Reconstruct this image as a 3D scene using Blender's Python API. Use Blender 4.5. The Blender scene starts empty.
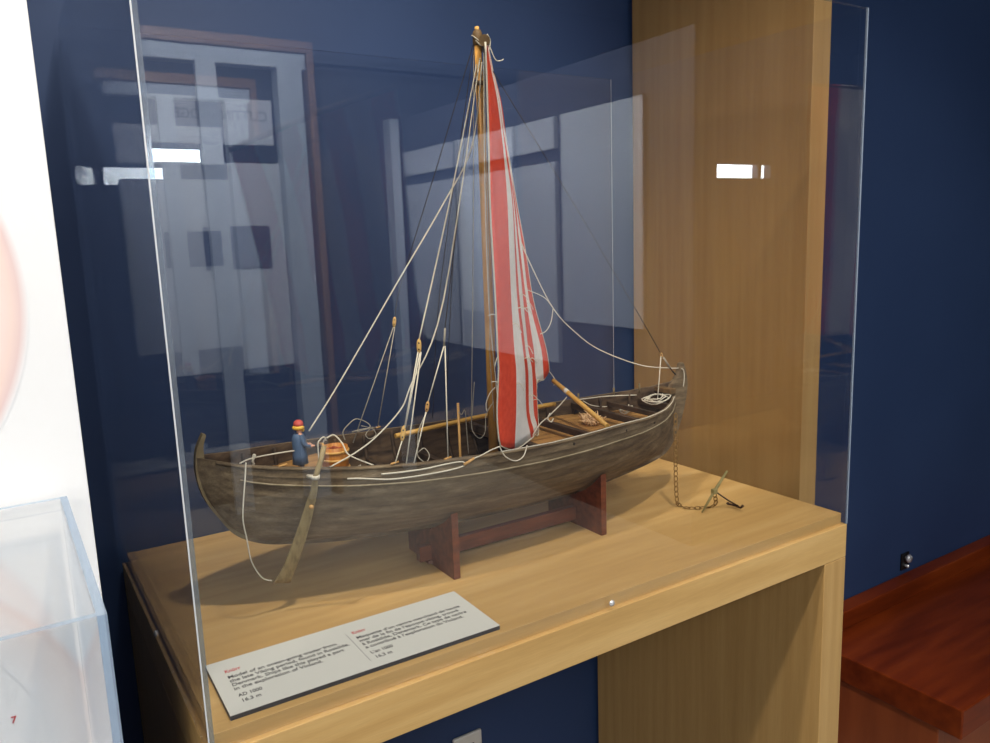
import bpy, bmesh, math, random
import numpy as np
from mathutils import Vector, Matrix
random.seed(7)
SC = bpy.context.scene
COL = SC.collection
WORLD_AT = {}

# ------------------------------------------------------------------ helpers
def lin(r, g, b):
    f = lambda c: (c/255/12.92) if c <= 10 else ((c/255+0.055)/1.055)**2.4
    return (f(r), f(g), f(b), 1)

class MB:
    def __init__(s): s.v = []; s.f = []; s.m = []; s.sm = []
    def add(s, vs, fs, mi=0, smooth=False):
        o = len(s.v); s.v += [tuple(map(float, p)) for p in vs]
        for k, f in enumerate(fs):
            s.f.append([i+o for i in f]); s.m.append(mi[k] if isinstance(mi, list) else mi); s.sm.append(smooth)
        return s
    def box(s, a, b, mi=0):
        (x0, y0, z0), (x1, y1, z1) = a, b
        vs = [(x0,y0,z0),(x1,y0,z0),(x1,y1,z0),(x0,y1,z0),(x0,y0,z1),(x1,y0,z1),(x1,y1,z1),(x0,y1,z1)]
        return s.add(vs, [(0,3,2,1),(4,5,6,7),(0,1,5,4),(1,2,6,5),(2,3,7,6),(3,0,4,7)], mi)
    def tube(s, pts, r, n=8, mi=0, caps=True, r1=None, rs=None):
        P = [Vector(p) for p in pts]; N = len(P); rings = []
        t0 = (P[1]-P[0]).normalized()
        up = Vector((0,0,1)) if abs(t0.z) < .9 else Vector((1,0,0))
        nrm = t0.cross(up).normalized()
        for i in range(N):
            t = (P[min(i+1,N-1)]-P[max(i-1,0)])
            if t.length < 1e-9: t = t0
            t = t.normalized(); nrm = (nrm - t*nrm.dot(t))
            if nrm.length < 1e-6: nrm = t.orthogonal()
            nrm.normalize(); bn = t.cross(nrm)
            rr = rs[i] if rs else (r if r1 is None else r+(r1-r)*i/(N-1))
            rings.append([P[i]+nrm*math.cos(2*math.pi*k/n)*rr+bn*math.sin(2*math.pi*k/n)*rr for k in range(n)])
        vs = [p for q in rings for p in q]; fs = []
        for i in range(N-1):
            for k in range(n):
                fs.append((i*n+k, i*n+(k+1)%n, (i+1)*n+(k+1)%n, (i+1)*n+k))
        s.add(vs, fs, mi, True)
        if caps: s.add(rings[0], [tuple(range(n))[::-1]], mi); s.add(rings[-1], [tuple(range(n))], mi)
        return s
    def lathe(s, prof, c, n=24, mi=0, axis='z'):
        vs = []; fs = []
        for (r, h) in prof:
            for k in range(n):
                a = 2*math.pi*k/n
                p = (r*math.cos(a), r*math.sin(a), h)
                if axis == 'y': p = (p[0], h, p[1])
                if axis == 'x': p = (h, p[0], p[1])
                vs.append((c[0]+p[0], c[1]+p[1], c[2]+p[2]))
        for i in range(len(prof)-1):
            for k in range(n): fs.append((i*n+k, i*n+(k+1)%n, (i+1)*n+(k+1)%n, (i+1)*n+k))
        return s.add(vs, fs, mi, True)
    def prism(s, poly, ax, a, b, mi=0):
        """poly in the two other axes (in x,y,z order), extruded along ax from a to b"""
        def mk(p, h):
            q = list(p); q.insert(ax, h); return tuple(q)
        n = len(poly)
        vs = [mk(p, a) for p in poly]+[mk(p, b) for p in poly]
        return s.add(vs, [tuple(range(n))[::-1], tuple(range(n, 2*n))]+[(i, (i+1)%n, n+(i+1)%n, n+i) for i in range(n)], mi)
    def grid(s, rows, mi=0, smooth=True, flip=False):
        R, C = len(rows), len(rows[0]); fs = []; ms = []
        for i in range(R-1):
            for j in range(C-1):
                q = (i*C+j, i*C+j+1, (i+1)*C+j+1, (i+1)*C+j)
                fs.append(q[::-1] if flip else q)
                ms.append(mi(i, j) if callable(mi) else mi)
        return s.add([p for r in rows for p in r], fs, ms, smooth)
    def sphere(s, c, r, n=12, mi=0, sc=(1,1,1)):
        prof = [(max(1e-5, math.sin(math.pi*i/n)), -math.cos(math.pi*i/n)) for i in range(n+1)]
        vs = []; fs = []
        for rr, h in prof:
            for k in range(n):
                a = 2*math.pi*k/n
                vs.append((c[0]+r*sc[0]*rr*math.cos(a), c[1]+r*sc[1]*rr*math.sin(a), c[2]+r*sc[2]*h))
        for i in range(n):
            for k in range(n): fs.append((i*n+k, i*n+(k+1)%n, (i+1)*n+(k+1)%n, (i+1)*n+k))
        return s.add(vs, fs, mi, True)
    def build(s, name, mats, parent=None, bevel=0, solid=0, subsurf=0, fix=True):
        me = bpy.data.meshes.new(name)
        base = WORLD_AT.get(parent.name, Vector((0,0,0))) if parent else Vector((0,0,0))
        me.from_pydata([tuple(Vector(p)-base) for p in s.v], [], s.f)
        for i, p in enumerate(me.polygons): p.material_index = s.m[i]; p.use_smooth = s.sm[i]
        me.validate()
        if fix:
            bm = bmesh.new(); bm.from_mesh(me)
            bmesh.ops.remove_doubles(bm, verts=bm.verts, dist=1e-6)
            bmesh.ops.recalc_face_normals(bm, faces=bm.faces); bm.to_mesh(me); bm.free()
        o = bpy.data.objects.new(name, me); COL.objects.link(o)
        for m in (mats if isinstance(mats, (list, tuple)) else [mats]): me.materials.append(m)
        if parent: o.parent = parent; WORLD_AT[o.name] = base.copy()
        if bevel:
            b = o.modifiers.new('b', 'BEVEL'); b.width = bevel; b.segments = 2; b.limit_method = 'ANGLE'; b.angle_limit = 0.7
        if solid:
            b = o.modifiers.new('s', 'SOLIDIFY'); b.thickness = solid; b.offset = 0
        if subsurf:
            b = o.modifiers.new('u', 'SUBSURF'); b.levels = subsurf; b.render_levels = subsurf
        return o

def thing(name, label, cat, loc, group=None):
    o = bpy.data.objects.new(name, None); COL.objects.link(o); o.location = loc; o.empty_display_size = .02
    WORLD_AT[o.name] = Vector(loc); o['label'] = label; o['category'] = cat
    if group: o['group'] = group
    return o
def tag(o, label, cat, group=None, kind=None):
    o['label'] = label; o['category'] = cat
    if group: o['group'] = group
    if kind: o['kind'] = kind
    return o
def struct(o, label=None):
    o['kind'] = 'structure'
    return o

def smooth(pts, k=6):
    P = [Vector(p) for p in pts]
    if len(P) < 3: return P
    out = []
    for i in range(len(P)-1):
        a = P[max(i-1,0)]; b = P[i]; c = P[i+1]; d = P[min(i+2, len(P)-1)]
        for j in range(k):
            t = j/k
            out.append(.5*((2*b)+(c-a)*t+(2*a-5*b+4*c-d)*t*t+(3*b-a-3*c+d)*t**3))
    out.append(P[-1]); return out
def wiggle(pts, amp):
    return [p+Vector((random.gauss(0,amp), random.gauss(0,amp), random.gauss(0,amp))) for p in pts]

# ------------------------------------------------------------------ materials
def new_mat(name):
    m = bpy.data.materials.new(name); m.use_nodes = True
    nt = m.node_tree; return m, nt, nt.nodes, nt.links, nt.nodes['Principled BSDF']
def plain(name, col, rough=.5, metal=0, spec=.5, bump=0, bscale=400, emis=0):
    m, nt, N, L, B = new_mat(name)
    B.inputs['Base Color'].default_value = col; B.inputs['Roughness'].default_value = rough
    B.inputs['Metallic'].default_value = metal; B.inputs['Specular IOR Level'].default_value = spec
    if emis: B.inputs['Emission Color'].default_value = col; B.inputs['Emission Strength'].default_value = emis
    if bump:
        tc = N.new('ShaderNodeTexCoord'); n = N.new('ShaderNodeTexNoise'); n.inputs['Scale'].default_value = bscale
        b = N.new('ShaderNodeBump'); b.inputs['Strength'].default_value = bump; b.inputs['Distance'].default_value = .002
        L.new(tc.outputs['Object'], n.inputs['Vector']); L.new(n.outputs['Fac'], b.inputs['Height']); L.new(b.outputs['Normal'], B.inputs['Normal'])
    return m
def noisy(name, cols, scale, stretch=(1,1,1), rough=.5, spec=.4, detail=6, bump=0, pos=None, metal=0, fine=None, coat=0):
    """colour ramp over stretched noise; fine = (scale, stretch, strength) adds a second grain"""
    m, nt, N, L, B = new_mat(name)
    tc = N.new('ShaderNodeTexCoord'); mp = N.new('ShaderNodeMapping'); mp.inputs['Scale'].default_value = stretch
    n = N.new('ShaderNodeTexNoise'); n.inputs['Scale'].default_value = scale; n.inputs['Detail'].default_value = detail
    r = N.new('ShaderNodeValToRGB')
    el = r.color_ramp.elements
    while len(el) < len(cols): el.new(.5)
    for i, c in enumerate(cols):
        el[i].position = (pos[i] if pos else .3+.4*i/(len(cols)-1)); el[i].color = c
    L.new(tc.outputs['Object'], mp.inputs['Vector']); L.new(mp.outputs['Vector'], n.inputs['Vector']); L.new(n.outputs['Fac'], r.inputs['Fac'])
    out = r.outputs['Color']
    if fine:
        mp2 = N.new('ShaderNodeMapping'); mp2.inputs['Scale'].default_value = fine[1]
        n2 = N.new('ShaderNodeTexNoise'); n2.inputs['Scale'].default_value = fine[0]; n2.inputs['Detail'].default_value = 3
        mr = N.new('ShaderNodeMapRange'); mr.inputs['From Min'].default_value = .3; mr.inputs['From Max'].default_value = .7
        mr.inputs['To Min'].default_value = 1-fine[2]; mr.inputs['To Max'].default_value = 1+fine[2]*.4
        mx = N.new('ShaderNodeVectorMath'); mx.operation = 'SCALE'
        L.new(tc.outputs['Object'], mp2.inputs['Vector']); L.new(mp2.outputs['Vector'], n2.inputs['Vector']); L.new(n2.outputs['Fac'], mr.inputs['Value'])
        L.new(out, mx.inputs[0]); L.new(mr.outputs['Result'], mx.inputs['Scale']); out = mx.outputs['Vector']
    L.new(out, B.inputs['Base Color'])
    B.inputs['Roughness'].default_value = rough; B.inputs['Specular IOR Level'].default_value = spec; B.inputs['Metallic'].default_value = metal
    if coat: B.inputs['Coat Weight'].default_value = coat; B.inputs['Coat Roughness'].default_value = .15
    if bump:
        b = N.new('ShaderNodeBump'); b.inputs['Strength'].default_value = bump; b.inputs['Distance'].default_value = .001
        L.new(n.outputs['Fac'], b.inputs['Height']); L.new(b.outputs['Normal'], B.inputs['Normal'])
    return m

def acrylic(name, tint, f0=.04, edge=False):
    m, nt, N, L, B = new_mat(name); N.remove(B); out = N['Material Output']
    tr = N.new('ShaderNodeBsdfTransparent'); tr.inputs['Color'].default_value = tint
    gl = N.new('ShaderNodeBsdfGlossy'); gl.inputs['Roughness'].default_value = .0 if not edge else .12
    gl.inputs['Color'].default_value = (1,1,1,1)
    geo = N.new('ShaderNodeNewGeometry'); dot = N.new('ShaderNodeVectorMath'); dot.operation = 'DOT_PRODUCT'
    L.new(geo.outputs['Incoming'], dot.inputs[0]); L.new(geo.outputs['Normal'], dot.inputs[1])
    ab = N.new('ShaderNodeMath'); ab.operation = 'ABSOLUTE'; L.new(dot.outputs['Value'], ab.inputs[0])
    om = N.new('ShaderNodeMath'); om.operation = 'SUBTRACT'; om.inputs[0].default_value = 1; L.new(ab.outputs[0], om.inputs[1]); om.use_clamp = True
    pw = N.new('ShaderNodeMath'); pw.operation = 'POWER'; pw.inputs[1].default_value = 5; L.new(om.outputs[0], pw.inputs[0])
    ma = N.new('ShaderNodeMath'); ma.operation = 'MULTIPLY_ADD'; ma.inputs[1].default_value = 1-f0; ma.inputs[2].default_value = f0; L.new(pw.outputs[0], ma.inputs[0])
    mix = N.new('ShaderNodeMixShader'); L.new(ma.outputs[0], mix.inputs[0]); L.new(tr.outputs[0], mix.inputs[1]); L.new(gl.outputs[0], mix.inputs[2])
    last = mix
    if edge:
        df = N.new('ShaderNodeBsdfDiffuse'); df.inputs['Color'].default_value = edge
        m2 = N.new('ShaderNodeMixShader'); m2.inputs[0].default_value = .15
        L.new(mix.outputs[0], m2.inputs[1]); L.new(df.outputs[0], m2.inputs[2]); last = m2
    L.new(last.outputs[0], out.inputs['Surface'])
    return m

birch_x = noisy('birch_long_grain', [lin(186,149,91), lin(196,159,100), lin(204,169,111)], 9, (.35,5,5), .42, .35, fine=(60,(.6,14,14),.07))
birch_z = noisy('birch_upright_grain', [lin(176,140,86), lin(184,148,93), lin(190,155,100)], 9, (7,7,.25), .42, .35, fine=(90,(14,14,.4),.07))
birch_shaded = noisy('shaded_birch_upright_grain', [lin(162,126,78), lin(168,133,84), lin(174,140,90)], 9, (7,7,.25), .42, .35, fine=(90,(14,14,.4),.07))  # same birch, darkened to paint in the weaker light on the panel
navy = noisy('navy_wall_paint', [lin(40,59,95), lin(44,64,101)], 3, (1,1,1), .55, .3)
grey_paint = plain('gallery_grey_paint', lin(150,152,156), .7)
dark_paint = plain('dark_gallery_paint', lin(52,56,70), .7)
ceil_mat = plain('ceiling_paint', lin(84,86,92), .9)
carpet = noisy('grey_carpet', [lin(136,132,124), lin(152,148,140)], 300, (1,1,1), .95, .1)
white_board = noisy('white_laminate', [lin(234,236,239), lin(240,242,244)], 2, (1,1,1), .5, .35)
pink_print = plain('pink_print', lin(240,216,210), .5)
red_print = plain('red_print', lin(196,44,52), .6)
black_print = plain('black_print', lin(40,42,50), .6)
grey_print = plain('grey_print', lin(158,158,160), .6)
label_white = plain('label_card', lin(212,214,208), .6)
label_dark = plain('label_board_core', lin(40,42,50), .6)
bench_wood = noisy('red_brown_varnished_wood', [lin(94,34,10), lin(116,45,14), lin(132,56,18)], 6, (.5,4,4), .36, .3, fine=(40,(1,10,10),.1))
bench_side = noisy('orange_brown_varnished_wood', [lin(130,62,30), lin(152,76,38)], 5, (4,4,.6), .35, .5)
hull_mat = noisy('weathered_oak_hull', [lin(82,68,52), lin(104,89,68), lin(120,104,80), lin(142,126,102)], 14, (1.2,6,7), .75, .25, detail=8, bump=.35, pos=[.28,.45,.6,.75], fine=(90,(1.2,8,8),.25))
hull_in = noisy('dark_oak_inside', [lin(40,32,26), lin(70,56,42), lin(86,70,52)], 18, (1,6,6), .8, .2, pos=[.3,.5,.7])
pale_oak = noisy('pale_worn_oak', [lin(128,116,90), lin(164,152,126)], 60, (1,6,6), .75, .2)
post_mat = noisy('weathered_oak_posts', [lin(92,80,58), lin(122,108,80)], 40, (1,1,1), .75, .2, bump=.2)
beam_mat = noisy('dark_beam_oak', [lin(42,34,26), lin(76,60,44)], 40, (3,1,3), .7, .3)
deck_mat = noisy('tan_deck_planks', [lin(124,88,46), lin(158,118,66), lin(176,136,80)], 22, (1,9,1), .6, .3)
mast_mat = noisy('honey_pine', [lin(176,124,56), lin(206,154,76)], 40, (4,4,.6), .5, .35)
yard_mat = noisy('brown_yard', [lin(84,64,40), lin(116,92,60)], 60, (1,1,1), .6, .3)
pole_mat = noisy('yellow_pine', [lin(188,142,66), lin(208,166,88)], 40, (.6,4,4), .5, .35)
oar_mat = noisy('olive_brown_oar', [lin(112,96,60), lin(140,122,80), lin(150,134,92)], 50, (3,3,.5), .6, .3)
block_mat = plain('boxwood_blocks', lin(206,166,92), .5)
tan_wood = plain('tan_whipped_wood', lin(190,146,84), .6)
hole_mat = plain('dark_holes', lin(30,22,16), .8)
rope_white = noisy('pale_cord', [lin(186,180,162), lin(216,210,192)], 900, (1,1,1), .85, .1)
rope_grey = noisy('grey_cord', [lin(140,134,120), lin(176,170,154)], 700, (1,1,1), .85, .1)
rope_dark = plain('dark_tarred_line', lin(44,38,38), .8)
sail_red = noisy('red_sailcloth', [lin(206,66,42), lin(222,84,58)], 120, (1,1,1), .8, .15)
sail_white = noisy('white_sailcloth', [lin(220,216,210), lin(232,228,222)], 120, (1,1,1), .8, .15)
stand_mat = noisy('mahogany_stand', [lin(84,42,26), lin(122,66,40)], 26, (.6,4,4), .45, .4)
chain_mat = plain('bronze_chain', lin(134,104,56), .45, .4)
stock_mat = noisy('olive_stock_wood', [lin(120,112,72), lin(146,136,92)], 80, (1,1,1), .6, .3)
iron = plain('dark_iron', lin(62,46,40), .5, .6)
chrome = plain('bright_chrome', lin(226,226,228), .25, .6)
steel = plain('brushed_steel', lin(214,212,204), .4, .25)
black_plastic = plain('black_plastic', lin(18,18,20), .4)
pane_mat = acrylic('clear_acrylic', (.985,.988,.99,1))
edge_mat = acrylic('polished_acrylic_edge', (.48,.62,.78,1), .06, edge=(.62,.70,.78,1))
cap_red = plain('red_paint', lin(188,76,66), .6)
hair_yellow = plain('yellow_paint', lin(222,178,64), .5)
coat_blue = plain('slate_blue_paint', lin(72,94,122), .6)
skin_mat = plain('flesh_paint', lin(216,160,130), .5)
boot_mat = plain('ochre_paint', lin(150,124,50), .6)
trouser_mat = plain('dark_blue_paint', lin(50,62,88), .6)
tub_wood = noisy('orange_tub_staves', [lin(150,92,34), lin(190,126,54)], 60, (6,6,.6), .5, .35)
tub_hoop = plain('pale_withy_hoop', lin(196,150,80), .6)
tub_fill = noisy('red_brown_fill', [lin(110,50,34), lin(170,92,66)], 200, (1,1,1), .8, .2)
straw_mat = noisy('straw', [lin(222,184,136), lin(240,210,170)], 300, (1,1,1), .8, .1)
board_print = noisy('exhibit_board', [lin(214,218,224), lin(224,228,232)], 2, (1,1,1), .6, .3)
alu = plain('pale_aluminium', lin(206,216,226), .4, .2)
brown_wood = plain('brown_frame_wood', lin(140,104,74), .5)
sky_glass = plain('bright_daylight', (.82,.92,1,1), .5, emis=26)
photo_print = noisy('dark_photo_print', [lin(60,66,84), lin(104,108,122)], 6, (1,1,1), .5, .3)

# ------------------------------------------------------------------ key sizes (metres)
Z0 = 1.05                      # ledge the case stands on
CW, CD, CH = 1.0, 0.5636, 0.7857
ZT = Z0+0.0178                 # raised deck the ship stands on
YW = 0.58                      # navy wall
T = 0.006
YC = 0.235                     # ship centre line

# ------------------------------------------------------------------ room
X0, X1, Y0, H = -3.2, 7.0, -4.0, 3.1
struct(MB().box((X0-.1,Y0-.1,-.1),(X1+.1,YW+.1,0)).build('floor', carpet))
struct(MB().box((X0-.1,Y0-.1,H),(X1+.1,YW+.1,H+.1)).build('ceiling', ceil_mat))
struct(MB().box((X0-.1,YW,0),(X1+.1,YW+.1,H)).build('wall_back', navy))
struct(MB().box((X0-.1,Y0,0),(X0,YW,H)).build('wall_left', dark_paint))
struct(MB().box((X1,Y0,0),(X1+.1,YW,H)).build('wall_right', dark_paint))
wf = MB()
for a, b in (((X0,0),(X1,1.955)), ((X0,2.085),(X1,H)), ((X0,1.955),(.36,2.085)), ((.98,1.955),(5.17,2.085)), ((5.86,1.955),(X1,2.085))):
    wf.box((a[0],Y0-.1,a[1]),(b[0],Y0,b[1]))
struct(wf.build('wall_front', dark_paint))
for k, (a, b, mu) in enumerate(((.36,.98,.545),(5.17,5.86,5.70))):
    w = MB().box((a,Y0-.09,1.955),(b,Y0-.08,2.085)).build('window_%d' % (k+1), sky_glass); struct(w)
    fr = MB().box((a,Y0-.08,1.955),(b,Y0-.02,1.962)).box((a,Y0-.08,2.078),(b,Y0-.02,2.085)).box((mu,Y0-.08,1.955),(mu+.05,Y0-.01,2.085))
    fr.build('window_frame', dark_paint, w)

# gallery furniture across the aisle, seen mirrored in the acrylic
def board(name, label, cat, parts, loc):
    t = thing(name, label, cat, loc)
    for nm, mb, mt in parts: mb.build(nm, mt, t)
    return t
t = board('exhibit_stand', 'tall exhibit stand with pale text boards between two light posts', 'exhibit stand',
    [('heading_board', MB().box((.66,-3.86,2.086),(1.335,-3.83,2.33)), board_print),
     ('text_board', MB().box((.66,-3.86,.83),(1.355,-3.83,1.985)), board_print),
     ('photo_print', MB().box((.9,-3.829,1.4),(1.27,-3.826,1.64)), photo_print),
     ('post', MB().box((.925,-3.80,.0),(1.03,-3.755,2.56)), alu),
     ('post', MB().box((1.36,-3.86,.0),(1.50,-3.755,2.56)), alu),
     ('top_rail', MB().box((.62,-3.86,2.5),(1.528,-3.765,2.58)), alu),
     ('cornice', MB().box((.58,-3.88,2.585),(1.57,-3.74,2.645)), brown_wood),
     ('post', MB().box((1.531,-3.88,.0),(1.57,-3.74,2.584)), brown_wood)], (1.0,-3.83,0))
def text(body, size, loc, rot, mat, parent, width=None, name='lettering', align='LEFT', pitch=1.0, thick=.0002):
    cu = bpy.data.curves.new('t', 'FONT'); cu.body = body; cu.size = size; cu.align_x = align; cu.space_line = pitch; cu.extrude = thick; cu.offset = size*.012
    tmp = bpy.data.objects.new('t', cu); COL.objects.link(tmp)
    me = bpy.data.meshes.new_from_object(tmp.evaluated_get(bpy.context.evaluated_depsgraph_get()))
    bpy.data.objects.remove(tmp); bpy.data.curves.remove(cu)
    if width:
        w = max(v.co.x for v in me.vertices)-min(v.co.x for v in me.vertices); k = width/w
        for v in me.vertices: v.co.x *= k
    base = WORLD_AT.get(parent.name, Vector((0,0,0)))
    me.transform(Matrix.Translation(Vector(loc)-base) @ rot)
    me.name = name; me.materials.clear(); me.materials.append(mat)
    o = bpy.data.objects.new(name, me); COL.objects.link(o); o.parent = parent; WORLD_AT[o.name] = base.copy()
    return o
UP_N = Matrix.Rotation(math.pi, 4, 'Z') @ Matrix.Rotation(math.pi/2, 4, 'X')    # upright, read from +y
text('CUTTING EDGE', .075, (1.31,-3.829,2.215), UP_N, grey_print, t, .5)
PX = 2.62
pt_ = thing('exhibit_partition', 'long grey exhibit partition across the aisle carrying pale text boards', 'partition', (PX,-2.7,0))
MB().box((PX,Y0+.002,0),(PX+.12,-1.86,2.42)).build('panel', dark_paint, pt_)
for y0, y1, z0, z1 in ((-3.95,-2.86,2.0,2.17),(-3.95,-2.86,.8,1.93),(-2.80,-2.16,1.05,2.17)):
    MB().box((PX-.03,y0,z0),(PX-.001,y1,z1)).build('text_board', board_print, pt_)
struct(MB().box((2.1,-4.0,0),(2.16,-3.9,2.28)).build('trim_1', alu))

# ------------------------------------------------------------------ display table
tb = thing('display_table', 'pale birch display table with thick front edge and square end legs', 'table', (.5,.28,0))
MB().box((0,0,Z0-.056),(CW,YW-.012,Z0)).build('table_top', birch_x, tb, bevel=.0012)
MB().box((T+.0006,T+.0006,Z0),(CW-T-.0006,CD-T-.0006,ZT)).build('raised_deck', birch_x, tb, bevel=.0008)
MB().box((.945,0,0),(CW,YW-.012,Z0-.0565)).build('leg', birch_z, tb, bevel=.0012)
MB().box((0,0,0),(.055,YW-.012,Z0-.0565)).build('leg', birch_z, tb, bevel=.0012)

# ------------------------------------------------------------------ upright birch panel
up = MB().box((1.06,.134,.0),(1.106,.566,H-.002)).build('upright_panel', birch_shaded, bevel=.001)
tag(up, 'tall birch upright panel standing beside the ship case', 'panel')

# ------------------------------------------------------------------ big acrylic case
case = thing('display_case', 'large clear acrylic case covering the ship model', 'display case', (.5,.28,Z0))
def pane(mb, a, b, thin, edges=(2,)):
    n0 = len(mb.f); mb.box(a, b)
    # box face order: -z +z -y +x +y -x ; faces across the sheet's thickness are the polished edges
    big = {'x': (3,5), 'y': (2,4), 'z': (0,1)}[thin]
    for k in range(6): mb.m[n0+k] = 1 if (k not in big and k in edges) else 0
    return mb
zt_ = Z0+CH
def acry(name, a, b, thin, par, edges=(2,)):
    return pane(MB(), a, b, thin, edges).build(name, [pane_mat, edge_mat], par)
acry('side_pane', (0,0,Z0+.0004), (T,CD,zt_), 'x', case)
acry('side_pane', (CW-T,0,Z0+.0004), (CW,CD,zt_), 'x', case)
acry('front_pane', (T,0,Z0+.0004), (CW-T,T,zt_), 'y', case, (1,))
acry('back_pane', (T,CD-T,ZT+.0003), (CW-T,CD,zt_), 'y', case, (1,))
highlight_mat = plain('edge_highlight', lin(206,210,214), .3)  # pale colours standing in for bright highlights on the pane edges
highlight_grey = plain('grey_edge_highlight', lin(138,152,172), .35)
for x, w_, jm in ((.0002,.0013,highlight_mat), (CW-.0018,.0016,highlight_grey)):
    MB().box((x,-.0006,Z0+.0006),(x+w_,.0004,zt_)).build('edge_highlight', jm, case)  # added strip that imitates the glint along a pane corner
MB().box((CW-T-.0006,CD-T-.0006,ZT+.001),(CW-T-.0003,CD-T-.0001,zt_)).build('edge_highlight', highlight_mat, case)
def screw(c, ax, par):
    prof = [(.0042,0),(.0042,-.0012),(.0032,-.0024),(.0012,-.003),(.00001,-.003)]
    MB().lathe(prof, c, 14, 0, ax).build('screw', chrome, par)
screw((.500,0,1.0595), 'y', case); screw((0,.2688,1.0612), 'x', case)

# ------------------------------------------------------------------ small acrylic case, white board, bench, wall fittings
sc = thing('small_display_case', 'smaller clear acrylic case in front of the white wall board', 'display case', (-.25,-.13,.95))
sx0, sx1, sy0, sy1, sz1 = -.40, -.0887, -.258, 0.0, 1.3277
ST = .0052
acry('side_pane', (sx1-ST,sy0,.951), (sx1,sy1,sz1), 'x', sc, (1,2,4))
acry('side_pane', (sx0,sy0,.951), (sx0+ST,sy1,sz1), 'x', sc, (1,2,4))
acry('front_pane', (sx0+ST,sy0,.951), (sx1-ST,sy0+ST,sz1), 'y', sc, (1,))
acry('back_pane', (sx0+ST,sy1-ST,.951), (sx1-ST,sy1,sz1), 'y', sc, (1,))
acry('top_pane', (sx0+ST,sy0+ST,sz1-ST), (sx1-ST,sy1-ST,sz1-.0002), 'z', sc, ())
pl = MB().box((-.41,-.268,0),(-.079,.008,.950)).build('plinth', white_board, bevel=.002)
tag(pl, 'white plinth carrying the smaller acrylic case', 'plinth')

wb = thing('wall_board', 'big white exhibit board with pale pink rings at its edge', 'board', (-.6,.02,.0))
MB().box((-1.3,.014,.0),(-.0713,.04,2.6)).build('board_sheet', white_board, wb, bevel=.001)
def ring(c, r0, r1, y):
    n = 72; rows = []
    for k in range(n+1):
        a = 2*math.pi*k/n
        rows.append([(c[0]+r0*math.cos(a), y, c[1]+r0*math.sin(a)), (c[0]+r1*math.cos(a), y, c[1]+r1*math.sin(a))])
    return MB().grid(rows, 0, False)
def ring_mat(name, r0, r1, a=lin(240,216,208), b=lin(228,204,202)):
    m, nt, N, L, B = new_mat(name)
    tc = N.new('ShaderNodeTexCoord'); ln = N.new('ShaderNodeVectorMath'); ln.operation = 'LENGTH'
    mr = N.new('ShaderNodeMapRange'); mr.inputs['From Min'].default_value = r0; mr.inputs['From Max'].default_value = r1
    r = N.new('ShaderNodeValToRGB'); e = r.color_ramp.elements
    e[0].position = 0; e[0].color = lin(237,239,242); e[1].position = 1; e[1].color = lin(237,239,242)
    for p, c in ((.72, a), (.86, b)):
        k = e.new(p); k.color = c
    L.new(tc.outputs['Object'], ln.inputs[0]); L.new(ln.outputs['Value'], mr.inputs['Value']); L.new(mr.outputs['Result'], r.inputs['Fac'])
    L.new(r.outputs['Color'], B.inputs['Base Color']); B.inputs['Roughness'].default_value = .5
    return m
for c, r, k in (((-.300,1.4968), .1995, ()), ((-.301,1.087), .222, (lin(238,230,228), lin(234,222,220)))):
    o = ring((0,0), r-.041, r+.0035, 0).build('printed_ring', ring_mat('soft_pink_ring', r-.041, r+.0035, *k), None, fix=False)
    o.parent = wb; o.location = Vector((c[0], .0136, c[1]))-WORLD_AT[wb.name]
FACE_S = Matrix.Rotation(math.pi/2, 4, 'X')                                      # upright, read from -y
text('7', .0085, (-.1505,.0134,1.137), FACE_S, red_print, wb, name='printed_number')

be = thing('wooden_bench', 'dark red-brown varnished wooden bench against the navy wall', 'bench', (2.4,.3,0))
bx0, bx1, by0 = 1.700, 3.3, .132
MB().box((bx0,by0,.302),(bx1,.53,.38)).build('seat', bench_wood, be, bevel=.004)
MB().box((bx0-.02,.53,.02),(bx1,.578,.432)).build('back_rail', bench_wood, be, bevel=.004)
MB().box((bx0+.012,by0+.06,.0),(bx0+.04,.528,.3015)).build('end_panel', bench_side, be, bevel=.002)
MB().box((bx1-.04,by0+.06,.0),(bx1-.012,.528,.3015)).build('end_panel', bench_side, be, bevel=.002)
MB().box((bx0+.0405,by0+.09,.03),(bx1-.0405,by0+.115,.3015)).build('front_panel', bench_side, be, bevel=.002)

kn = thing('door_bumper', 'small chrome bumper with black plate on the navy wall above the bench', 'wall fitting', (2.212,YW,.478))
MB().box((2.190,YW-.006,.445),(2.232,YW-.0005,.500)).build('plate', black_plastic, kn, bevel=.003)
MB().lathe([(.006,-.005),(.006,-.010),(.012,-.012),(.0135,-.017),(.010,-.022),(.00001,-.023)], (2.212,YW,.484), 18, 0, 'y').build('knob', chrome, kn)
MB().lathe([(.004,-.005),(.006,-.016),(.00001,-.018)], (2.212,YW,.458), 14, 0, 'y').build('screw', chrome, kn)

sp = thing('wall_outlet', 'steel outlet cover on the navy wall beneath the display table', 'outlet', (.6,YW,.46))
MB().box((.566,YW-.008,.398),(.634,YW-.0005,.514)).build('cover_plate', steel, sp, bevel=.003)
for z in (.478, .434):
    MB().box((.586,YW-.0095,z-.014),(.614,YW-.0079,z+.014)).build('socket', black_plastic, sp, bevel=.002)

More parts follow.
